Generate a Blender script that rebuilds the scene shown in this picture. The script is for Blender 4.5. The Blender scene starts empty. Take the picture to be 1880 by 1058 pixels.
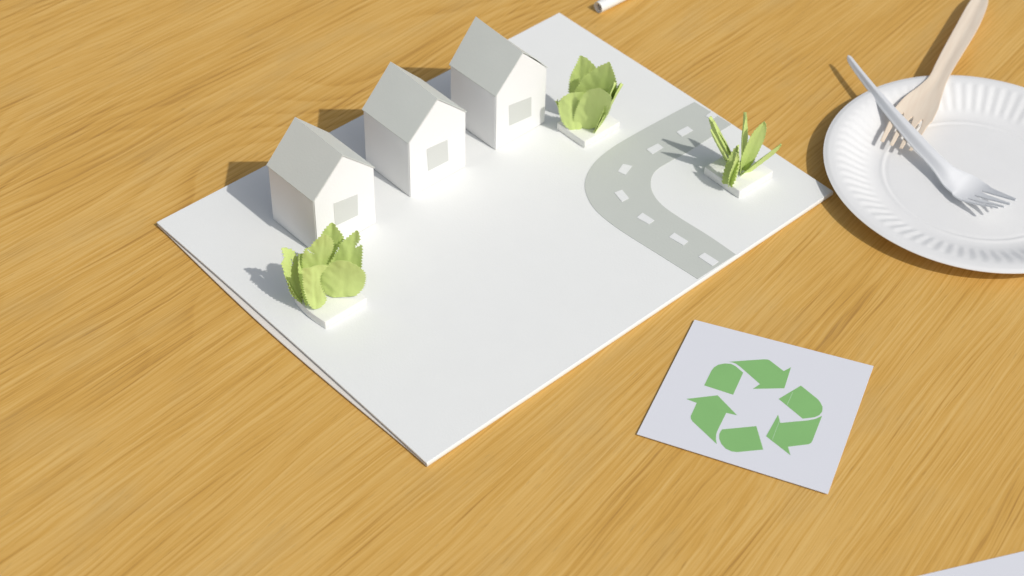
import bpy, bmesh, math, random
from mathutils import Vector, Matrix, noise
random.seed(4)
S = bpy.context.scene
COL = S.collection
CM = 0.01                      # everything below is written in centimetres

# ------------------------------------------------------------ camera
F_PX, TILT, ROLL, CAM_Z = 3253.5, 0.76353, 0.027178, 65.3
Fw = Vector((0, math.cos(TILT), -math.sin(TILT)))
R0 = Vector((1, 0, 0)); U0 = R0.cross(Fw)
Rt = R0 * math.cos(ROLL) + U0 * math.sin(ROLL)
Up = -R0 * math.sin(ROLL) + U0 * math.cos(ROLL)
cam = bpy.data.cameras.new('camera'); co = bpy.data.objects.new('camera', cam); COL.objects.link(co)
mw = Matrix((Rt, Up, -Fw)).transposed().to_4x4(); mw.translation = Vector((0, 0, CAM_Z * CM))
co.matrix_world = mw
cam.sensor_width = 36; cam.lens = F_PX / 1880 * 36
cam.clip_start = 0.02; cam.clip_end = 50
cam.dof.use_dof = True; cam.dof.focus_distance = 0.93; cam.dof.aperture_fstop = 11
S.camera = co

# ------------------------------------------------------------ light
SUN_AZ, SUN_EL = -39.5, 47.0   # direction towards the sun, degrees from +x
W = bpy.data.worlds.new('World'); S.world = W; W.use_nodes = True
nt = W.node_tree; bg = nt.nodes['Background']
sky = nt.nodes.new('ShaderNodeTexSky'); sky.sky_type = 'NISHITA'; sky.sun_disc = False
sky.sun_elevation = math.radians(SUN_EL); sky.sun_rotation = math.radians(90 - SUN_AZ)
sky.air_density = 1.0; sky.dust_density = 2.0; sky.ozone_density = 0.6
hs = nt.nodes.new('ShaderNodeHueSaturation'); hs.inputs['Saturation'].default_value = 0.48
nt.links.new(sky.outputs[0], hs.inputs['Color']); nt.links.new(hs.outputs[0], bg.inputs[0]); bg.inputs[1].default_value = 0.102
sl = bpy.data.lights.new('sun', 'SUN'); so = bpy.data.objects.new('sun', sl); COL.objects.link(so)
sl.energy = 2.3; sl.angle = math.radians(0.9); sl.color = (1.0, 0.965, 0.915)
sd = Vector((math.cos(math.radians(SUN_EL)) * math.cos(math.radians(SUN_AZ)),
             math.cos(math.radians(SUN_EL)) * math.sin(math.radians(SUN_AZ)), math.sin(math.radians(SUN_EL))))
so.rotation_euler = sd.to_track_quat('Z', 'Y').to_euler()
S.view_settings.view_transform = 'Standard'; S.view_settings.look = 'None'
S.view_settings.gamma = 1; S.view_settings.use_curve_mapping = False
S.view_settings.exposure = 0.0

# ------------------------------------------------------------ helpers
def sstep(a, b, x):
    t = max(0, min(1, (x - a) / (b - a))); return t * t * (3 - 2 * t)

def at(x, y, z=0.0):
    """point of the photo (1880x1058) at height z (cm) -> place on the table, cm"""
    d = (x - 940) * Rt + (529 - y) * Up + F_PX * Fw
    s = (z - CAM_Z) / d.z
    return Vector((d.x * s, d.y * s, z))

def mesh(name, bm, mat, parent=None, smooth=None):
    me = bpy.data.meshes.new(name)
    bmesh.ops.recalc_face_normals(bm, faces=bm.faces)
    for v in bm.verts: v.co *= CM
    bm.to_mesh(me); bm.free()
    me.materials.append(mat)
    if smooth is not None:
        me.shade_smooth()
        try: me.set_sharp_from_angle(angle=math.radians(smooth))
        except Exception: pass
    o = bpy.data.objects.new(name, me); COL.objects.link(o)
    if parent: o.parent = parent; o.matrix_parent_inverse = Matrix.Identity(4)
    return o

def tag(o, label, cat, group=None):
    o['label'] = label; o['category'] = cat
    if group: o['group'] = group
    return o

def empty(name, loc, rz=0.0):
    o = bpy.data.objects.new(name, None); COL.objects.link(o)
    o.location = Vector(loc) * CM; o.rotation_euler = (0, 0, rz); o.empty_display_size = 0.01
    return o

def prism(bm, pts, z0, z1):
    """flat polygon (list of Vector, cm) thickened from z0 to z1"""
    lo = [bm.verts.new((p[0], p[1], z0)) for p in pts]; hi = [bm.verts.new((p[0], p[1], z1)) for p in pts]
    n = len(pts)
    bm.faces.new(hi); bm.faces.new(lo[::-1])
    for i in range(n): bm.faces.new((lo[i], lo[(i + 1) % n], hi[(i + 1) % n], hi[i]))

def bevel(bm, w, seg=2):
    bmesh.ops.recalc_face_normals(bm, faces=bm.faces)
    ed = [e for e in bm.edges if len(e.link_faces) == 2 and e.calc_face_angle(0) > 0.6]
    bmesh.ops.bevel(bm, geom=ed, offset=w, segments=seg, affect='EDGES', profile=0.5)

def smooth_path(pts, n=6, closed=False):
    """Catmull-Rom through tuples"""
    out = []; m = len(pts)
    rng = range(m) if closed else range(m - 1)
    for i in rng:
        if closed: p = [pts[(i + k - 1) % m] for k in range(4)]
        else: p = [pts[max(0, min(m - 1, i + k - 1))] for k in range(4)]
        for j in range(n):
            t = j / n
            out.append(tuple(0.5 * ((2 * b) + (-a + c) * t + (2 * a - 5 * b + 4 * c - d) * t * t + (-a + 3 * b - 3 * c + d) * t ** 3)
                             for a, b, c, d in zip(*p)))
    if not closed: out.append(tuple(pts[-1]))
    return out

# ------------------------------------------------------------ materials
def N(t, kind, **kw):
    n = t.nodes.new(kind)
    for k, v in kw.items(): setattr(n, k, v)
    return n

def paper(name, col, rough=0.75, spec=0.25, mottled=0.03, bump=0.06, scale=900, subs=0.0, vein=False, gloss_noise=False):
    m = bpy.data.materials.new(name); m.use_nodes = True; t = m.node_tree; b = t.nodes['Principled BSDF']
    tc = N(t, 'ShaderNodeTexCoord')
    n1 = N(t, 'ShaderNodeTexNoise'); n1.inputs['Scale'].default_value = 60; n1.inputs['Detail'].default_value = 5
    t.links.new(tc.outputs['Object'], n1.inputs['Vector'])
    mx = N(t, 'ShaderNodeMix', data_type='RGBA')
    mx.inputs[6].default_value = (*[c * (1 - mottled) for c in col], 1)
    mx.inputs[7].default_value = (*[min(1, c * (1 + mottled)) for c in col], 1)
    t.links.new(n1.outputs[0], mx.inputs[0]); t.links.new(mx.outputs[2], b.inputs['Base Color'])
    b.inputs['Roughness'].default_value = rough; b.inputs['Specular IOR Level'].default_value = spec
    n2 = N(t, 'ShaderNodeTexNoise'); n2.inputs['Scale'].default_value = scale; n2.inputs['Detail'].default_value = 3
    t.links.new(tc.outputs['Object'], n2.inputs['Vector'])
    bp = N(t, 'ShaderNodeBump'); bp.inputs['Strength'].default_value = bump * 3; bp.inputs['Distance'].default_value = 0.0004
    t.links.new(n2.outputs[0], bp.inputs['Height']); t.links.new(bp.outputs[0], b.inputs['Normal'])
    if subs:
        tr = N(t, 'ShaderNodeBsdfTranslucent'); tr.inputs[0].default_value = (*[c * 0.9 for c in col], 1)
        ms = N(t, 'ShaderNodeMixShader'); ms.inputs[0].default_value = subs
        out = t.nodes['Material Output']
        t.links.new(b.outputs[0], ms.inputs[1]); t.links.new(tr.outputs[0], ms.inputs[2]); t.links.new(ms.outputs[0], out.inputs[0])
    return m

M_BOARD = paper('board_paper', (0.82, 0.83, 0.81), mottled=0.015)
M_EDGE = paper('board_edge', (0.78, 0.74, 0.68))
M_WALL = paper('wall_paper', (0.84, 0.835, 0.825), mottled=0.01)
M_ROOF = paper('roof_paper', (0.67, 0.69, 0.64), mottled=0.03, rough=0.6)
M_GREY = paper('grey_paper', (0.56, 0.585, 0.54), mottled=0.025)
M_WIN = paper('window_paper', (0.62, 0.63, 0.60), mottled=0.02)
M_DASH = paper('dash_paper', (0.80, 0.81, 0.80))
M_FOAM = paper('foam', (0.84, 0.84, 0.80), rough=0.9, scale=1600, bump=0.1)
M_CARD = paper('card_paper', (0.73, 0.74, 0.785), rough=0.5, mottled=0.006, bump=0.02)
M_PRINT = paper('green_print', (0.25, 0.50, 0.18), rough=0.55, mottled=0.05)
M_PRINTLINE = paper('print_line', (0.45, 0.66, 0.42), rough=0.55)
M_PLATE = paper('plate_pulp', (0.80, 0.80, 0.79), rough=0.6, bump=0.06, scale=700)
M_PLASTIC = paper('white_plastic', (0.86, 0.87, 0.88), rough=0.28, spec=0.5, mottled=0.0, bump=0.0, subs=0.12)
M_LEAF = paper('leaf_paper', (0.59, 0.71, 0.25), rough=0.65, mottled=0.08, bump=0.12, scale=500, subs=0.03)

def birch():
    m = bpy.data.materials.new('birch_wood'); m.use_nodes = True; t = m.node_tree; b = t.nodes['Principled BSDF']
    tc = N(t, 'ShaderNodeTexCoord'); mp = N(t, 'ShaderNodeMapping')
    mp.inputs['Rotation'].default_value = (0, 0, math.radians(-66)); mp2 = mp; mp = N(t, 'ShaderNodeMapping'); mp.inputs['Scale'].default_value = (40, 500, 300)
    t.links.new(tc.outputs['Object'], mp2.inputs[0]); t.links.new(mp2.outputs[0], mp.inputs[0])
    n = N(t, 'ShaderNodeTexNoise'); n.inputs['Scale'].default_value = 1; n.inputs['Detail'].default_value = 4
    t.links.new(mp.outputs[0], n.inputs['Vector'])
    r = N(t, 'ShaderNodeValToRGB'); r.color_ramp.elements[0].position = 0.3; r.color_ramp.elements[1].position = 0.7
    r.color_ramp.elements[0].color = (0.79, 0.66, 0.52, 1); r.color_ramp.elements[1].color = (0.84, 0.73, 0.59, 1)
    t.links.new(n.outputs[0], r.inputs[0]); t.links.new(r.outputs[0], b.inputs['Base Color'])
    b.inputs['Roughness'].default_value = 0.6; b.inputs['Specular IOR Level'].default_value = 0.3
    return m
M_BIRCH = birch()

def oak():
    m = bpy.data.materials.new('oak_veneer'); m.use_nodes = True; t = m.node_tree; b = t.nodes['Principled BSDF']
    L = t.links.new
    def math_(op, a, c=None, clamp=False):
        n = N(t, 'ShaderNodeMath', operation=op, use_clamp=clamp)
        for i, v in enumerate((a, c)):
            if v is None: continue
            if isinstance(v, (int, float)): n.inputs[i].default_value = v
            else: L(v, n.inputs[i])
        return n.outputs[0]
    tc = N(t, 'ShaderNodeTexCoord'); sp = N(t, 'ShaderNodeSeparateXYZ'); L(tc.outputs['Object'], sp.inputs[0])
    X = math_('MULTIPLY', sp.outputs[0], 100.0); Y = math_('MULTIPLY', sp.outputs[1], 100.0)
    a = math.radians(50)
    v0 = math_('SUBTRACT', math_('MULTIPLY', X, math.sin(a)), math_('MULTIPLY', Y, math.cos(a)))
    s = math_('ADD', math_('MULTIPLY', X, math.cos(a)), math_('MULTIPLY', Y, math.sin(a)))
    fan = math_('MULTIPLY', math_('MULTIPLY', math_('ADD', v0, 46.0), 0.0034), math_('SUBTRACT', s, 52.0))
    v = math_('ADD', v0, fan)
    def comb(fv, fs, off=0.0, src=None):
        c = N(t, 'ShaderNodeCombineXYZ')
        L(math_('MULTIPLY', src if src is not None else v, fv), c.inputs[0]); L(math_('MULTIPLY', s, fs), c.inputs[1]); c.inputs[2].default_value = off
        return c.outputs[0]
    def nz(vec, detail=3, rough=0.5, dist=0.0):
        n = N(t, 'ShaderNodeTexNoise'); n.inputs['Scale'].default_value = 1; n.inputs['Detail'].default_value = detail
        n.inputs['Roughness'].default_value = rough; n.inputs['Distortion'].default_value = dist
        L(vec, n.inputs['Vector']); return n.outputs[0]
    # slow waviness of the grain, then fine wiggles
    w1 = math_('MULTIPLY', math_('SUBTRACT', nz(comb(0.10, 0.018, 3.1), 2), 0.5), 4.5)
    w2 = math_('MULTIPLY', math_('SUBTRACT', nz(comb(0.55, 0.09, 7.7), 3), 0.5), 0.7)
    r = math_('ADD', math_('ADD', v, w1), w2)
    # growth rings: sharp on one side, soft on the other
    ph = math_('MULTIPLY', math_('ADD', r, math_('MULTIPLY', nz(comb(0.22, 0.02, 11.0, r), 2), 2.6)), 2.9)
    saw = math_('FRACT', ph)
    ring = math_('MULTIPLY', math_('POWER', saw, 2.2), math_('SUBTRACT', 1.0, math_('POWER', saw, 14.0)))
    ringamt = math_('MULTIPLY', nz(comb(0.5, 0.05, 17.0), 3), 0.75)
    ring = math_('MULTIPLY', ring, ringamt)
    # broad tone bands, mid streaks, fine fibres
    broad = nz(comb(0.16, 0.03, 21.0, r), 3)
    mid = nz(comb(3.2, 0.06, 25.0, r), 4, 0.65)
    fine = nz(comb(10.0, 0.16, 29.0, r), 3, 0.6)
    pores = nz(comb(13.0, 0.9, 33.0, r), 2, 0.5)
    pore = math_('MULTIPLY', math_('SUBTRACT', pores, 0.60, True), 5.0, True)
    poremask = math_('MULTIPLY', pore, math_('ADD', 0.42, math_('MULTIPLY', ring, 1.2)))
    tone = math_('ADD', math_('MULTIPLY', math_('SUBTRACT', mid, 0.5), 0.95), math_('MULTIPLY', math_('SUBTRACT', fine, 0.5), 1.25))
    tone = math_('ADD', tone, math_('MULTIPLY', math_('SUBTRACT', broad, 0.5), 0.8))
    tone = math_('SUBTRACT', tone, math_('MULTIPLY', ring, 1.0))
    def lines(off, fv, fs, width):   # thin dark lines following the grain, broken up along their length
        nn = nz(comb(fv, fs, off, r), 2, 0.5)
        l_ = math_('SUBTRACT', 1.0, math_('MULTIPLY', math_('ABSOLUTE', math_('SUBTRACT', nn, 0.5)), width), True)
        return math_('MULTIPLY', l_, math_('MULTIPLY', math_('SUBTRACT', nz(comb(0.8, 0.12, off + 5), 3), 0.36, True), 2.6, True))
    tone = math_('SUBTRACT', tone, math_('MULTIPLY', lines(61.0, 2.6, 0.035, 19.0), 0.34))
    tone = math_('SUBTRACT', tone, math_('MULTIPLY', lines(83.0, 5.0, 0.06, 12.0), 0.34))
    tone = math_('SUBTRACT', tone, math_('MULTIPLY', lines(97.0, 9.0, 0.11, 9.0), 0.26))
    # arched (plain sawn) figure in part of the sheet
    r2 = math_('ADD', v, math_('MULTIPLY', nz(comb(0.085, 0.032, 71.0), 1), 26.0))
    sw = math_('FRACT', math_('MULTIPLY', r2, 0.85))
    arch = math_('MULTIPLY', math_('POWER', sw, 3.0), math_('SUBTRACT', 1.0, math_('POWER', sw, 16.0)))
    am = math_('MULTIPLY', math_('MULTIPLY', math_('SUBTRACT', -46.0, v0), 0.08, True), math_('MULTIPLY', math_('SUBTRACT', nz(comb(0.09, 0.03, 77.0), 1), 0.36, True), 4.0, True))
    tone = math_('SUBTRACT', tone, math_('MULTIPLY', math_('MULTIPLY', arch, am), 0.55))
    tone = math_('ADD', tone, 0.86, True)
    cr = N(t, 'ShaderNodeValToRGB'); e = cr.color_ramp.elements
    e[0].position = 0.0; e[0].color = (0.45, 0.24, 0.060, 1)
    e[1].position = 1.0; e[1].color = (0.73, 0.465, 0.150, 1)
    k = e.new(0.45); k.color = (0.63, 0.36, 0.085, 1)
    L(tone, cr.inputs[0])
    mx = N(t, 'ShaderNodeMix', data_type='RGBA'); mx.blend_type = 'MIX'
    L(math_('MULTIPLY', poremask, 0.75), mx.inputs[0]); L(cr.outputs[0], mx.inputs[6]); mx.inputs[7].default_value = (0.33, 0.20, 0.07, 1)
    # greyish patches, as on worn lacquer
    pat = math_('MULTIPLY', math_('SUBTRACT', nz(comb(0.35, 0.16, 40.0), 4), 0.52, True), 2.2, True)
    mx2 = N(t, 'ShaderNodeMix', data_type='RGBA'); L(math_('MULTIPLY', pat, 0.55), mx2.inputs[0])
    L(mx.outputs[2], mx2.inputs[6]); mx2.inputs[7].default_value = (0.50, 0.36, 0.16, 1)
    # tiny pale scuffs
    vo = N(t, 'ShaderNodeTexVoronoi'); vo.inputs['Scale'].default_value = 26; L(tc.outputs['Object'], vo.inputs['Vector'])
    sc = math_('LESS_THAN', vo.outputs['Distance'], 0.035)
    sel = math_('GREATER_THAN', nz(comb(0.3, 0.3, 50.0), 2), 0.56)
    mx3 = N(t, 'ShaderNodeMix', data_type='RGBA'); L(math_('MULTIPLY', math_('MULTIPLY', sc, sel), 0.45), mx3.inputs[0])
    L(mx2.outputs[2], mx3.inputs[6]); mx3.inputs[7].default_value = (0.75, 0.66, 0.52, 1)
    L(mx3.outputs[2], b.inputs['Base Color'])
    L(math_('ADD', 0.42, math_('MULTIPLY', fine, 0.14)), b.inputs['Roughness'])
    b.inputs['Specular IOR Level'].default_value = 0.18
    bp = N(t, 'ShaderNodeBump'); bp.inputs['Strength'].default_value = 0.25; bp.inputs['Distance'].default_value = 0.0002
    L(math_('SUBTRACT', math_('MULTIPLY', fine, 0.5), poremask), bp.inputs['Height']); L(bp.outputs[0], b.inputs['Normal'])
    return m
M_OAK = oak()

# ------------------------------------------------------------ the table
bm = bmesh.new(); prism(bm, [(-75, 15), (75, 15), (75, 150), (-75, 150)], -2.5, 0.0)
table = mesh('tabletop', bm, M_OAK); table['kind'] = 'structure'

# ------------------------------------------------------------ folded paper board with the road
BT = 0.35
bA, bB, bC, bD = Vector((-19.59, 72.31)), Vector((2.53, 93.21)), Vector((18.0, 76.50)), Vector((-3.87, 55.56))
board = empty('model_board', (-0.6, 74.5, 0))
tag(board, 'large white folded paper board with a grey curved road, lying on the wooden table', 'board')
def local(o, p):  # to the local space of an unrotated empty
    return Vector((p[0] - o.location.x / CM, p[1] - o.location.y / CM))
def edge_pts(a, b, n, f):
    d = (b - a); nrm = Vector((d.y, -d.x)).normalized()
    return [a + d * (i / n) + nrm * f(i / n) for i in range(n)]
# order A(left) D(bottom) C(right) B(top)
def outline(front_left, right_back=lambda t: 0.0, inset=0.0):
    pts = edge_pts(bA, bD, 40, front_left) + edge_pts(bD, bC, 12, lambda t: -inset) + edge_pts(bC, bB, 30, right_back) + edge_pts(bB, bA, 12, lambda t: 0)
    return [local(board, p) for p in pts]
def slab(name, pts, z0, z1, mat, lift=None, parent=board, bev=0.02):
    bm = bmesh.new()
    prism(bm, pts, z0, z1); bevel(bm, bev, 1)
    return mesh(name, bm, mat, parent, 40)
bulge = lambda t: 0.34 * math.sin(math.pi * t) ** 1.3 * (1 - 0.25 * t) - 0.02
slab('lower_sheet', outline(lambda t: -bulge(t) * -1, lambda t: -0.05), 0.07, 0.16, M_EDGE)
slab('top_sheet', outline(lambda t: -0.06 * math.sin(math.pi * t), lambda t: 0.10 * math.sin(math.pi * t) ** 2), 0.245, BT, M_BOARD)
# the fold along the near right edge
bm = bmesh.new()
ux = (bC - bD).normalized(); nx = Vector((ux.y, -ux.x))
ring = []
for i in range(9):
    th = -math.pi / 2 + math.pi * i / 8
    ring.append((0.06 * math.cos(th), 0.195 + 0.153 * math.sin(th)))
rows = []
for p in (bD + ux * 0.01, bC - ux * 0.01):
    q = local(board, p)
    rows.append([bm.verts.new((q.x + nx.x * (a - 0.02), q.y + nx.y * (a - 0.02), z)) for a, z in ring])
for i in range(8): bm.faces.new((rows[0][i], rows[1][i], rows[1][i + 1], rows[0][i + 1]))
bm.faces.new(rows[0]); bm.faces.new(rows[1][::-1])
bm.faces.new((rows[0][0], rows[0][8], rows[1][8], rows[1][0]))
mesh('fold', bm, M_BOARD, board, 50)

# road
outer = [(1275, 188), (1222, 216), (1160, 250), (1118, 276), (1088, 304), (1074, 336), (1080, 366), (1100, 393), (1140, 424), (1200, 462), (1281, 513)]
inner = [(1351, 468), (1300, 433), (1250, 402), (1215, 377), (1198, 354), (1195, 333), (1203, 315), (1225, 300), (1258, 282), (1300, 256), (1343, 229)]
def onboard(p, z=BT): q = at(p[0], p[1], z); return local(board, q)
rp = smooth_path(outer, 5) + smooth_path(inner, 5)
bm = bmesh.new(); prism(bm, [onboard(p) for p in rp], BT + 0.004, BT + 0.03)
road = mesh('road', bm, M_GREY, board)
def z1(x, y): return (1000 + x / 2.783, 160 + y / 2.783)
for q in [[(822, 151), (850, 131), (880, 150), (852, 168)], [(673, 233), (730, 204), (757, 225), (700, 256)],
          [(520, 322), (578, 292), (605, 312), (550, 346)], [(373, 434), (400, 396), (446, 407), (412, 452)],
          [(356, 543), (395, 528), (430, 571), (395, 590)], [(470, 670), (500, 646), (560, 685), (532, 704)],
          [(635, 770), (662, 748), (733, 792), (708, 812)], [(785, 870), (817, 850), (888, 895), (856, 918)]]:
    bm = bmesh.new(); prism(bm, [onboard(z1(*p)) for p in q], BT + 0.034, BT + 0.06)
    mesh('lane_dash', bm, M_DASH, road)

# ------------------------------------------------------------ paper houses
def house(name, base, az, w, d, he, hr, label, win, front_lift=0.0, back_extra=0.15, win_skew=0.0, seed=0):
    """base = near left corner on the board; front gable spans w along az, depth d behind"""
    h = empty(name, (base[0], base[1], BT), math.radians(az))
    tag(h, label, 'paper house', 'white paper houses standing in a row on the board')
    rnd = random.Random(seed)
    # local: x along the front, y to the back
    bm = bmesh.new()
    prof = [(0, 0.035), (w, 0.035), (w, he), (w / 2, hr), (0, he)]
    f = [bm.verts.new((x, 0, z)) for x, z in prof]
    b = [bm.verts.new((x, d, z + (back_extra if 0 < x < w else 0) * 0.8)) for x, z in prof]
    bm.faces.new(f); bm.faces.new(b[::-1])
    for i in range(5): bm.faces.new((f[i], b[i], b[(i + 1) % 5], f[(i + 1) % 5]))
    bevel(bm, 0.035, 2)
    mesh('wall', bm, M_WALL, h, 50)
    # glued flap at the near left edge
    # roof: one folded sheet
    bm = bmesh.new()
    t = 0.05; ov = 0.06; n = 10; m = 8
    def rz(x, y):
        u = abs(x - w / 2) / (w / 2)
        z = hr + (he - hr) * u + back_extra * (y / d) * max(0, 1 - u)
        if x > w / 2: z += front_lift * math.sin(math.pi * min(1, u)) * (1 - y / d) ** 2
        z += 0.035 * math.sin(math.pi * u) * math.sin(3.0 * y / d + seed) * 0.5
        return z + 0.012
    xs = [-ov + (w / 2 + ov) * i / m for i in range(m + 1)] + [w / 2 + (w / 2 + ov) * i / m for i in range(1, m + 1)]
    ys = [-0.06 + (d + 0.11) * j / n for j in range(n + 1)]
    lo = [[bm.verts.new((x, y, rz(x, y) + 0.004)) for y in ys] for x in xs]
    hi = [[bm.verts.new((x, y, rz(x, y) + t)) for y in ys] for x in xs]
    nx_, ny_ = len(xs), len(ys)
    for i in range(nx_ - 1):
        for j in range(ny_ - 1):
            bm.faces.new((hi[i][j], hi[i + 1][j], hi[i + 1][j + 1], hi[i][j + 1]))
            bm.faces.new((lo[i][j], lo[i][j + 1], lo[i + 1][j + 1], lo[i + 1][j]))
    for i in range(nx_ - 1):
        for j in (0, ny_ - 1): bm.faces.new((lo[i][j], lo[i + 1][j], hi[i + 1][j], hi[i][j]))
    for j in range(ny_ - 1):
        for i in (0, nx_ - 1): bm.faces.new((lo[i][j], lo[i][j + 1], hi[i][j + 1], hi[i][j]))
    mesh('roof', bm, M_ROOF, h, 30)
    # the gable is a separate sheet glued on the front
    bm = bmesh.new(); ins = 0.03
    gp = [(ins, 0.03), (w - ins * 2, 0.05), (w - ins * 2, he - 0.03), (w / 2, hr - 0.05), (ins, he - 0.03)]
    vs = [[bm.verts.new((x, y, z)) for x, z in gp] for y in (-0.02, -0.055)]
    bm.faces.new(vs[0]); bm.faces.new(vs[1][::-1])
    for i in range(5): bm.faces.new((vs[0][i], vs[1][i], vs[1][(i + 1) % 5], vs[0][(i + 1) % 5]))
    mesh('gable_panel', bm, M_WALL, h)
    # window square glued on the gable
    bm = bmesh.new()
    vs = []
    for y in (-0.056, -0.072):
        vs.append([bm.verts.new((x, y, z)) for x, z in win])
    bm.faces.new(vs[0]); bm.faces.new(vs[1][::-1])
    for i in range(4): bm.faces.new((vs[0][i], vs[1][i], vs[1][(i + 1) % 4], vs[0][(i + 1) % 4]))
    mesh('window', bm, M_WIN, h)
    return h

def gable_pt(base, az, px, py):
    """where a photo point falls on the front gable plane: (x along front, height over the board)"""
    o = Vector((base[0], base[1])); u = Vector((math.cos(math.radians(az)), math.sin(math.radians(az))))
    nrm = Vector((u.y, -u.x))
    d = (px - 940) * Rt + (529 - py) * Up + F_PX * Fw
    k = (o.dot(nrm)) / (d.x * nrm.x + d.y * nrm.y)
    p = Vector((d.x * k, d.y * k, CAM_Z + d.z * k))
    return ((Vector((p.x, p.y)) - o).dot(u), p.z - BT)
h1b = at(575, 369, BT + 3.9)
specs = [
    ((h1b.x, h1b.y), 44.0, 4.1, 3.9, 3.9, 5.85, 'white paper house nearest the camera, behind the torn pale green paper bush', [(611, 373), (655, 356), (656, 394), (614, 414)], 0.0, 0.15, 3),
    ((-5.86, 74.98), 43.4, 4.15, 3.88, 3.91, 5.84, 'white paper house with grey roof and window, between two other paper houses', [(782, 273), (820, 256), (822, 294), (785, 313)], 0.0, 0.24, 1),
    ((-1.22, 79.33), 43.6, 3.95, 3.85, 3.94, 5.96, 'white paper house at the far end of the row, grey roof slightly lifted', [(933, 193), (974, 177), (974, 212), (934, 230)], 0.10, 0.30, 5),
]
for base, az, w, d, he, hr, lab, win, fl, be, sd_ in specs:
    house('paper_house', base, az, w, d, he, hr, lab, [gable_pt(base, az, *q) for q in win], fl, be, seed=sd_)

# ------------------------------------------------------------ leaves and the paper plants
def leaf(parent, p0, tip, hw, roll=0.0, cup=0.15, bend=0.0, fat=0.8, blunt=0.75, teeth=1.0, seed=0, notch=None, thick=0.016, twist=0.0):
    """p0, tip: world cm. Serrated paper leaf between them."""
    rnd = random.Random(seed)
    ax = tip - p0; Ln = ax.length; ax.normalize()
    mid = (p0 + tip) / 2; view = (Vector((0, 0, CAM_Z)) - mid).normalized()
    n0 = (view - ax * view.dot(ax)).normalized()
    rot = Matrix.Rotation(math.radians(roll), 3, ax)
    nrm = rot @ n0; side = ax.cross(nrm).normalized()
    NV = 12
    nt_ = max(8, int(Ln / 0.21)); NU = nt_ * 4
    bm = bmesh.new(); g = []
    org = Vector((parent.location.x / CM, parent.location.y / CM, parent.location.z / CM))
    for i in range(NU + 1):
        u = i / NU
        base = max(1e-4, math.sin(math.pi * min(1, max(0, (u * 0.90 + 0.10)) ** fat))) ** (0.4 + (blunt - 0.4) * sstep(0.3, 0.85, u))
        row = []
        for j in range(NV + 1):
            v = j / NV * 2 - 1
            saw = (u * nt_ + (0.3 if v > 0 else 0)) % 1.0
            wv = hw * base * (1 + 0.03 * math.sin(9 * u + seed))
            if abs(v) > 0.9: wv += teeth * 0.15 * (saw - 0.45) * (1 if base > 0.15 else 0.3)
            off = side * (v * wv)
            cz = cup * hw * (v * v - 0.3) + 0.03 * hw * abs(math.sin(u * 20 + abs(v) * 6)) * abs(v) - 0.05 * hw * math.exp(-(v * 9) ** 2)
            cz += bend * Ln * (u * u)
            cz += 0.06 * noise.noise(Vector((u * 2.2 + seed, v * 1.5, seed * 1.7)))
            tw = Matrix.Rotation(twist * (u - 0.3), 3, ax)
            row.append(p0 + ax * (Ln * u) + tw @ (off + nrm * cz) - org)
        g.append(row)
    vs = [[bm.verts.new(p) for p in r] for r in g]
    for i in range(NU):
        for j in range(NV):
            u = i / NU; v = (j + 0.5) / NV * 2 - 1
            if notch:
                if any(abs(v - (nv + (u - 1) * ns)) < nw * (u - nu) / (1 - nu) for nu, nv, nw, ns in notch if u > nu): continue
            bm.faces.new((vs[i][j], vs[i][j + 1], vs[i + 1][j + 1], vs[i + 1][j]))
    bmesh.ops.delete(bm, geom=[v for v in bm.verts if not v.link_faces], context='VERTS')
    bmesh.ops.recalc_face_normals(bm, faces=bm.faces)
    r = bmesh.ops.solidify(bm, geom=bm.faces[:], thickness=thick)
    return mesh('leaf', bm, M_LEAF, parent, 50)

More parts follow.
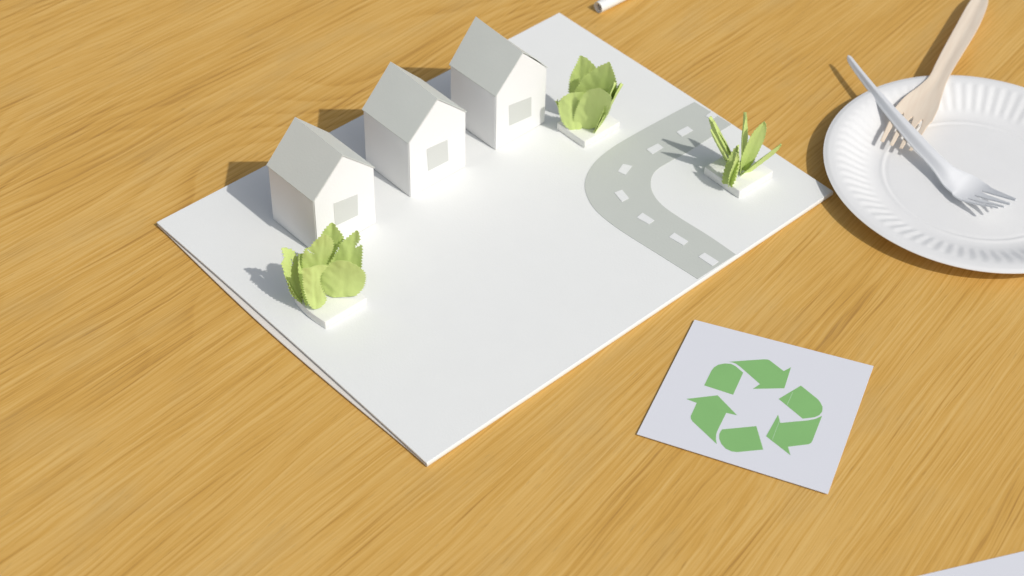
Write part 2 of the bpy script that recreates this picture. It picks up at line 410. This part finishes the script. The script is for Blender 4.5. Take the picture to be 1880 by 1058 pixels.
def traced(parent, p0, tip, outline, roll=0.0, cup=0.1, bend=0.0, teeth=1.0, seed=0, thick=0.014, cuts=()):
    """leaf with its own outline (photo points) laid on the plane through p0 and tip"""
    ax = (tip - p0).normalized(); mid = (p0 + tip) / 2
    view = (Vector((0, 0, CAM_Z)) - mid).normalized(); n0 = (view - ax * view.dot(ax)).normalized()
    nrm = Matrix.Rotation(math.radians(roll), 3, ax) @ n0; side = ax.cross(nrm).normalized()
    C0 = Vector((0, 0, CAM_Z)); loc = []
    def onplane(px, py):
        d = (px - 940) * Rt + (529 - py) * Up + F_PX * Fw
        k = (p0 - C0).dot(nrm) / d.dot(nrm); q = C0 + d * k - p0
        return (q.dot(ax), q.dot(side))
    loc = [onplane(*q) for q in outline]
    loc = smooth_path(loc, 4, closed=True)
    a0 = min(q[0] for q in loc) + 0.01; a1 = max(q[0] for q in loc) - 0.01; Ln = a1 - a0
    cutl = [[onplane(*q) for q in c] for c in cuts]
    def inside(a, b, poly):
        r = False
        for i in range(len(poly)):
            (x1, y1), (x2, y2) = poly[i], poly[i - 1]
            if (y1 > b) != (y2 > b) and a < (x2 - x1) * (b - y1) / (y2 - y1) + x1: r = not r
        return r
    nt_ = max(8, int(Ln / 0.17)); NU = nt_ * 4; NV = 20
    org = Vector((parent.location.x / CM, parent.location.y / CM, parent.location.z / CM))
    bm = bmesh.new(); g = []; ab = []
    hw = max(q[1] for q in loc) - min(q[1] for q in loc); hw /= 2
    for i in range(NU + 1):
        a = a0 + Ln * i / NU; xs = []
        for k in range(len(loc)):
            (x1, y1), (x2, y2) = loc[k], loc[k - 1]
            if (x1 > a) != (x2 > a): xs.append(y1 + (y2 - y1) * (a - x1) / (x2 - x1))
        lo, hi = (min(xs), max(xs)) if xs else (0, 0)
        saw = ((i / 4.0) % 1.0) - 0.4; saw2 = ((i / 4.0 + 0.35) % 1.0) - 0.4
        if hi - lo > 0.25: lo -= 0.14 * saw * teeth; hi += 0.14 * saw2 * teeth
        row = []; rab = []
        for j in range(NV + 1):
            b = lo + (hi - lo) * j / NV; v = b / hw; u = i / NU
            cz = cup * hw * v * v + bend * Ln * (u - 0.5) ** 2
            cz += 0.009 * math.sin(u * 26 - abs(v) * 9) * min(1, abs(v) * 2) - 0.03 * math.exp(-(v * 8) ** 2)   # side veins and midrib
            cz += 0.085 * noise.noise(Vector((u * 2.0 + seed, v * 1.6, seed * 1.7))) + 0.018 * noise.noise(Vector((u * 6 + seed, v * 5, seed)))
            row.append(bm.verts.new(p0 + ax * a + side * b + nrm * cz - org)); rab.append((a, b))
        g.append(row); ab.append(rab)
    for i in range(NU):
        for j in range(NV):
            ca = (ab[i][j][0] + ab[i + 1][j][0]) / 2; cb = (ab[i][j][1] + ab[i][j + 1][1]) / 2
            if any(inside(ca, cb, c) for c in cutl): continue
            bm.faces.new((g[i][j], g[i][j + 1], g[i + 1][j + 1], g[i + 1][j]))
    bmesh.ops.delete(bm, geom=[v for v in bm.verts if not v.link_faces], context='VERTS')
    bmesh.ops.recalc_face_normals(bm, faces=bm.faces)
    bmesh.ops.solidify(bm, geom=bm.faces[:], thickness=thick)
    return mesh('leaf', bm, M_LEAF, parent, 50)

def plant(front, az, w, d, th, label, leaves, curve=0.0):
    c = Vector((front[0], front[1])); u = Vector((math.cos(math.radians(az)), math.sin(math.radians(az)))); v = Vector((-u.y, u.x))
    o = empty('paper_plant', (*(c + u * w / 2 + v * d / 2), BT))
    tag(o, label, 'paper plant', 'green paper plants on white foam squares')
    bm = bmesh.new()
    pts = []
    for i in range(10):   # near left side, maybe bowed
        t = i / 10; pts.append(c + v * (d * t) - u * (curve * math.sin(math.pi * t)))
    pts += [c + v * d, c + v * d + u * w, c + u * w]
    pts = [p - (c + u * w / 2 + v * d / 2) for p in pts]
    prism(bm, pts, 0.01, th); bevel(bm, 0.04, 2)
    mesh('foam_base', bm, M_FOAM, o, 40)
    top = BT + th
    for k, L in enumerate(leaves):
        (bx, by), (tx, ty), tz, hw = L[:4]; kw = L[4] if len(L) > 4 else {}
        kw = dict(kw); zb = kw.pop('zb', top - 0.05)
        p0 = at(bx, by, zb); tp = at(tx, ty, BT + tz)
        sd = kw.pop('seed', k * 3 + 1)
        if isinstance(hw, list): traced(o, p0, tp, hw, seed=sd, **kw)
        else: leaf(o, p0, tp, hw, seed=sd, **kw)
    return o

f1 = at(598, 605, BT)
def q1(*a): return [(480 + x / 4.6, 390 + y / 4.6) for x, y in a]
def q2(*a): return [(1000 + x / 5.04, 80 + y / 5.04) for x, y in a]
plant((f1.x, f1.y), 43.5, 2.75, 2.6, 0.52, 'bushy pale green paper plant with torn leaves, in front of the nearest house', [
    ((608, 512), (610, 409), 4.1, q1((597, 88), (645, 135), (697, 215), (660, 280), (620, 360), (600, 480), (600, 600), (540, 600), (520, 400), (490, 250), (505, 185), (545, 125)), dict(cup=0.1, roll=-6)),
    ((585, 540), (596, 431), 4.7, q1((545, 188), (588, 222), (607, 262), (598, 330), (565, 400), (548, 460), (535, 600), (500, 690), (420, 690), (370, 600), (345, 480), (343, 430), (356, 360), (378, 308), (408, 305), (445, 258), (500, 205)),
        dict(cup=-0.12, roll=10, cuts=[q1((375, 300), (437, 362), (432, 366), (400, 340), (392, 320), (420, 290))])),
    ((634, 532), (655, 423), 4.1, q1((806, 152), (830, 195), (832, 245), (835, 285), (850, 275), (855, 330), (850, 400), (845, 470), (800, 600), (720, 690), (640, 690), (580, 600), (548, 470), (600, 390), (655, 300), (662, 262), (740, 200)),
        dict(cup=0.08, roll=-10, cuts=[q1((785, 305), (832, 235), (850, 240), (850, 268))])),
    ((631, 547), (634, 476), 3.4, q1((660, 398), (720, 408), (790, 440), (850, 480), (878, 530), (872, 600), (850, 655), (790, 700), (700, 706), (590, 705), (530, 680), (505, 620), (505, 550), (540, 470), (600, 420)), dict(cup=-0.05, roll=-4, bend=0.1)),
    ((579, 570), (577, 485), 3.7, q1((430, 447), (500, 440), (555, 450), (525, 500), (497, 560), (508, 640), (540, 700), (545, 740), (520, 775), (455, 812), (410, 790), (375, 720), (352, 620), (350, 540), (342, 485), (380, 460)), dict(cup=-0.06, roll=16, bend=0.12)),
    ((556, 557), (524, 455), 3.4, q1((168, 300), (225, 305), (270, 325), (300, 380), (325, 460), (330, 560), (335, 700), (350, 770), (290, 735), (240, 680), (215, 600), (190, 520), (160, 425), (185, 400), (178, 350)),
        dict(cup=0.15, roll=22, cuts=[q1((245, 385), (253, 390), (268, 445), (262, 450))])),
    ((566, 556), (549, 466), 3.2, 0.70, dict(roll=60, blunt=0.5, fat=1.1)),
    ((556, 552), (520, 500), 2.4, 0.42, dict(roll=55)),
], curve=0.12)
f2 = at(1073, 273, BT)
plant((f2.x, f2.y), 43.0, 2.85, 2.35, 0.50, 'full green paper plant of rounded leaves, between the farthest house and the road', [
    ((1062, 205), (1066, 102), 4.4, q2((330, 116), (390, 135), (440, 178), (470, 215), (430, 300), (380, 400), (350, 520), (330, 660), (270, 640), (225, 460), (224, 400), (235, 310), (265, 240), (298, 180)), dict(cup=0.1, roll=-4)),
    ((1095, 222), (1119, 114), 5.0, q2((598, 172), (625, 230), (650, 300), (668, 370), (660, 450), (620, 560), (540, 680), (440, 700), (340, 600), (290, 480), (285, 435), (320, 370), (370, 300), (440, 250), (510, 208), (560, 188)), dict(cup=0.1, roll=-8)),
    ((1055, 237), (1052, 167), 3.2, q2((230, 450), (290, 440), (350, 445), (372, 470), (365, 560), (365, 650), (370, 720), (345, 765), (300, 790), (240, 790), (180, 755), (145, 680), (130, 600), (135, 550), (170, 490)), dict(cup=-0.16, roll=10, bend=0.2)),
    ((1090, 236), (1100, 160), 4.1, q2((520, 395), (600, 430), (630, 445), (625, 560), (560, 690), (490, 755), (400, 770), (350, 745), (298, 690), (292, 630), (320, 540), (375, 445), (440, 402)), dict(cup=0.25, roll=-14, bend=0.2)),
    ((1098, 234), (1142, 154), 3.9, 0.80, dict(roll=-83, blunt=0.55)),
    ((1093, 234), (1130, 152), 4.1, 0.80, dict(roll=-80, blunt=0.55)),
    ((1042, 214), (1021, 186), 2.3, 0.22, dict(roll=30)),
])
f3 = at(1356, 365, BT)
plant((f3.x, f3.y), 42.0, 2.75, 2.75, 0.55, 'spiky plant of narrow folded green paper leaves, on the road bend near the plate', [
    ((1346, 290), (1304, 214), 3.3, 0.50, dict(cup=0.35, roll=-72, fat=0.85, teeth=0.5)),
    ((1347, 292), (1310, 222), 3.2, 0.46, dict(cup=-0.3, roll=82, teeth=0.4)),
    ((1340, 302), (1305, 237), 3.4, 0.46, dict(roll=-80, teeth=0.4)),
    ((1361, 318), (1367, 206), 3.8, 0.55, dict(roll=74, cup=0.2, fat=0.8, teeth=0.4)),
    ((1337, 340), (1356, 266), 2.9, 0.42, dict(cup=0.5, roll=-25, fat=0.85, teeth=0.8)),
    ((1341, 338), (1352, 280), 2.9, 0.45, dict(roll=60, cup=0.3)),
    ((1362, 314), (1404, 223), 3.8, 0.44, dict(cup=0.15, roll=18, fat=1.25, teeth=0.4, blunt=0.6)),
    ((1361, 322), (1434, 264), 2.6, 0.55, dict(roll=76, cup=0.2, fat=1.1, teeth=0.5)),
])

# ------------------------------------------------------------ card with the recycling symbol
CT = 0.13
card = empty('recycling_card', (12.5, 60.5, 0))
tag(card, 'small square white card printed with a green recycling symbol of three arrows', 'card')
cc = [at(*q, CT) for q in [(1275, 587), (1604, 672), (1520, 907), (1169, 797)]]
bm = bmesh.new()
def card_z(x, y):  # slight curl at the near left side
    d = (Vector((x, y)) - Vector((cc[3].x, cc[3].y))).length
    return 0.0
prism(bm, [local(card, p) for p in cc], 0.09, CT); bevel(bm, 0.008, 1)
mesh('card_sheet', bm, M_CARD, card)
def z6(p): return at(1140 + p[0] / 2.86, 560 + p[1] / 2.86, CT)
shapes = [
    [(568, 299), (660, 292), (752, 286), (770, 287), (782, 292), (800, 306), (855, 348), (893, 328), (858, 438), (693, 441), (730, 416), (626, 325), (604, 309), (588, 303)],
    [(437, 423), (475, 346), (489, 328), (512, 314), (545, 308), (578, 310), (602, 322), (642, 356), (589, 472)],
    [(343, 494), (508, 475), (610, 580), (553, 567), (507, 660), (500, 680), (499, 705), (503, 731), (376, 612), (368, 600), (366, 585), (398, 515)],
    [(531, 654), (711, 637), (747, 760), (612, 773), (582, 770), (550, 755), (527, 730), (516, 703), (516, 682), (522, 666)],
    [(825, 577), (837, 620), (980, 607), (1022, 599), (1056, 583), (1007, 710), (1000, 724), (985, 732), (877, 745), (890, 790), (762, 690)],
    [(945, 424), (1032, 494), (1048, 513), (1059, 536), (1057, 560), (1042, 579), (1018, 590), (955, 598), (828, 494)],
]
for q in shapes:
    bm = bmesh.new(); prism(bm, [local(card, z6(p)) for p in q], CT + 0.003, CT + 0.006)
    ar = mesh('arrow_piece', bm, M_PRINT, card)
    ln = {825: [(832, 610), (795, 708)], 945: [(902, 459), (872, 527)]}.get(q[0][0])
    if ln:
        bm = bmesh.new(); a, b_ = [local(card, z6(p)) for p in ln]; dd = (b_ - a).normalized(); nn = Vector((dd.y, -dd.x)) * 0.012
        prism(bm, [a + nn, b_ + nn, b_ - nn, a - nn], CT + 0.007, CT + 0.009); mesh('print_streak', bm, M_PRINTLINE, ar)

# ------------------------------------------------------------ sheet of paper at the lower right
bm = bmesh.new()
a = at(1650, 1066, 0.05); b_ = at(1880, 1012, 0.05); dd = (b_ - a).normalized(); nn = Vector((dd.y, -dd.x, 0))
o = empty('paper_sheet', (a.x, a.y, 0))
p4 = [a - dd * 2, b_ + dd * 7, b_ + dd * 7 + nn * 14, a - dd * 2 + nn * 14]
prism(bm, [Vector((p.x - a.x, p.y - a.y)) for p in p4], 0.02, 0.05)
COL.objects.unlink(o); bpy.data.objects.remove(o)
sh = mesh('paper_sheet', bm, M_CARD); sh.location = Vector((a.x, a.y, 0)) * CM
tag(sh, 'plain white paper sheet cut off by the lower right corner of the picture', 'paper')

# ------------------------------------------------------------ rolled paper tube at the top edge
tube = empty('paper_tube', (0, 0, 0))
tag(tube, 'thin rolled white paper tube at the top edge, beyond the board', 'tube')
e0 = at(1098, 14, 0.40); e1 = at(1160, -17, 0.40)
dr = (e1 - e0).normalized(); sdv = Vector((-dr.y, dr.x, 0)); tube.location = Vector((e0.x, e0.y, 0)) * CM
def tubebm(R_, r_, l0, l1, zc=0.40):
    bm = bmesh.new(); K = 32; rg = []
    for (rad, l) in ((R_, l0), (R_, l1), (r_, l1), (r_, l0)):
        rg.append([bm.verts.new(dr * l + sdv * (rad * math.cos(2 * math.pi * k / K)) + Vector((0, 0, zc + rad * math.sin(2 * math.pi * k / K)))) for k in range(K)])
    for i in range(4):
        for k in range(K): bm.faces.new((rg[i][k], rg[i][(k + 1) % K], rg[(i + 1) % 4][(k + 1) % K], rg[(i + 1) % 4][k]))
    return bm
mesh('outer_wrap', tubebm(0.38, 0.335, 0, 19), M_BOARD, tube, 40)
mesh('inner_core', tubebm(0.325, 0.22, 0.08, 18.9), M_EDGE, tube, 40)

# ------------------------------------------------------------ paper plate
PR = 8.72
pc = Vector((26.28, 78.10))
plate = empty('paper_plate', (pc.x, pc.y, 0.10))
plate.rotation_euler = (math.radians(0.1), math.radians(0.35), 0)
tag(plate, 'round white paper plate with a fluted rim, holding two forks', 'plate')
def sstep(a, b, x):
    t = max(0, min(1, (x - a) / (b - a))); return t * t * (3 - 2 * t)
def plate_z(r, th):
    z = 0.05 + 0.03 * math.exp(-((r - 5.25) / 0.10) ** 2) - 0.02 * math.exp(-((r - 5.05) / 0.10) ** 2)
    z += 0.94 * sstep(5.35, 8.25, r) ** 1.15
    z -= 0.07 * sstep(8.45, PR, r)
    win = sstep(5.9, 6.6, r) * (1 - sstep(7.75, 8.1, r))
    z += 0.021 * win * math.cos(72 * th) * (1 + 0.15 * math.sin(5 * th))
    z += 0.03 * math.sin(2 * th + 0.6) * (r / PR) ** 2
    return z
rs = [0.3 * i for i in range(1, 16)] + [4.6 + 0.08 * i for i in range(1, 53)]
rs = [r for r in rs if r < PR] + [PR]
NT = 72 * 10
def disc(r0, r1, thick, top=True):
    bm = bmesh.new(); rr = [r for r in rs if r0 <= r <= r1]
    T = []; B_ = []
    for r in rr:
        T.append([bm.verts.new((r * math.cos(2 * math.pi * k / NT), r * math.sin(2 * math.pi * k / NT), plate_z(r, 2 * math.pi * k / NT))) for k in range(NT)])
        B_.append([bm.verts.new((v.co.x, v.co.y, v.co.z - thick)) for v in T[-1]])
    for i in range(len(rr) - 1):
        for k in range(NT):
            q = (k + 1) % NT
            bm.faces.new((T[i][k], T[i + 1][k], T[i + 1][q], T[i][q])); bm.faces.new((B_[i][k], B_[i][q], B_[i + 1][q], B_[i + 1][k]))
    for k in range(NT):
        q = (k + 1) % NT; bm.faces.new((T[-1][k], B_[-1][k], B_[-1][q], T[-1][q]))
        if r0 > 0.31: bm.faces.new((T[0][k], T[0][q], B_[0][q], B_[0][k]))
    if r0 <= 0.31:
        bm.faces.new(T[0]); bm.faces.new(B_[0][::-1])
    return bm
mesh('plate_dish', disc(0.0, PR, 0.045), M_PLATE, plate, 60)

# ------------------------------------------------------------ forks
def fork(name, path, label, mat, thick, section, root, tine_rows, gap, taper, lowpart=('handle', 'tine'), group=None, tips=None):
    """path: (px, py, z, halfwidth); section(t, v) -> extra height; root = path fraction where the tines start"""
    P = smooth_path(path, 8); n = len(P)
    pts = [at(a[0], a[1], a[2]) for a in P]; hw = [a[3] for a in P]
    o = empty(name, pts[n // 2].to_tuple()); org = pts[n // 2].copy()
    tag(o, label, 'fork', group)
    fr = []
    for i in range(n):
        d = (pts[min(n - 1, i + 1)] - pts[max(0, i - 1)]).normalized()
        s_ = Vector((d.y, -d.x, 0)).normalized(); fr.append((d, s_, s_.cross(d).normalized()))
    rooti = int(root * (n - 1))
    def pos(i, v):
        t = i / (n - 1); d, s_, up = fr[i]
        return pts[i] + s_ * (v * hw[i]) + up * section(t, v) - org
    def sheet(i0, i1, vf, nv, nm, closed_tip=False):
        bm = bmesh.new(); T = []; B_ = []
        for i in range(i0, i1 + 1):
            rt = []; rb = []
            for j in range(nv + 1):
                v = vf(i, j / nv); p = pos(i, v)
                rt.append(bm.verts.new(p)); rb.append(bm.verts.new(p - fr[i][2] * thick))
            T.append(rt); B_.append(rb)
        R_ = len(T)
        for i in range(R_ - 1):
            for j in range(nv):
                bm.faces.new((T[i][j], T[i][j + 1], T[i + 1][j + 1], T[i + 1][j])); bm.faces.new((B_[i][j], B_[i + 1][j], B_[i + 1][j + 1], B_[i][j + 1]))
            for j in (0, nv): bm.faces.new((T[i][j], T[i + 1][j], B_[i + 1][j], B_[i][j]))
        for i in (0, R_ - 1):
            for j in range(nv): bm.faces.new((T[i][j], T[i][j + 1], B_[i][j + 1], B_[i][j]))
        bmesh.ops.recalc_face_normals(bm, faces=bm.faces)
        seam = set(T[-1] + B_[-1]) if i0 == 0 else set(T[0] + B_[0])
        ed = [e for e in bm.edges if len(e.link_faces) == 2 and e.calc_face_angle(0) > 1.0 and not (e.verts[0] in seam and e.verts[1] in seam)]
        bmesh.ops.bevel(bm, geom=ed, offset=thick * 0.3, segments=2, affect='EDGES')
        return mesh(nm, bm, mat, o, 50)
    def cap(i):   # rounds the handle end
        return math.sqrt(max(0.02, 1 - max(0, 1 - i / 5.0) ** 2)) if i < 5 else 1
    sheet(0, rooti, lambda i, f: (f * 2 - 1) * cap(i), 16, lowpart[0])
    for k in range(4):
        c = (k - 1.5) * 0.5
        def vf(i, f, c=c):
            t = (i - rooti) / max(1, (n - 1 - rooti))
            g = gap * min(1, t * 5) ** 0.6
            half = (0.25 - g / 2) * (1 - taper * t ** 1.5)
            return c + (f * 2 - 1) * half
        sheet(rooti, n - 1, vf, 4, lowpart[1])
    return o

def sec_plastic(t, v):
    hnd = 1 - sstep(0.50, 0.66, t)
    a = abs(v)
    drop = (-0.30 * sstep(0.0, 0.95, v) if v > 0 else -0.10 * sstep(0.75, 1.0, a)) * min(1, 0.4 + t * 3)
    return hnd * drop + (1 - hnd) * (0.20 * (v * v) - 0.03)
fork('plastic_fork', [(1557, 101, 1.25, 0.17), (1575, 125, 1.30, 0.21), (1610, 168, 1.36, 0.26), (1650, 215, 1.34, 0.38), (1690, 260, 1.26, 0.46), (1716, 287, 1.16, 0.47),
                      (1738, 310, 0.98, 0.60), (1757, 331, 0.66, 0.95), (1771, 345, 0.46, 1.12), (1786, 356, 0.48, 1.14), (1806, 364, 0.72, 1.07), (1828, 370, 1.05, 0.96), (1850, 376, 1.42, 0.86)],
     'glossy white plastic fork lying across the wooden fork, tines on the plate', M_PLASTIC, 0.09, sec_plastic, 0.765, 0, 0.11, 0.6, group=None)
def sec_wood(t, v):
    hnd = 1 - sstep(0.55, 0.7, t)
    return hnd * (-0.05 * math.exp(-(v / 0.45) ** 2) + 0.02 * v * v) + (1 - hnd) * 0.14 * v * v
fork('wooden_fork', [(1809, -14, 0.82, 0.16), (1803, -6, 0.86, 0.42), (1794, 12, 0.93, 0.60), (1775, 50, 1.05, 0.66), (1749, 95, 1.18, 0.61), (1735, 120, 1.24, 0.57), (1722, 145, 1.27, 0.56), (1707, 168, 1.22, 0.78),
                     (1692, 190, 1.10, 1.05), (1676, 214, 0.96, 1.18), (1664, 234, 0.88, 1.20), (1655, 250, 0.88, 1.17), (1645, 269, 0.82, 1.14)],
     'pale wooden fork under the plastic fork, its handle beyond the plate rim', M_BIRCH, 0.10, sec_wood, 0.76, 0, 0.22, 0.35)
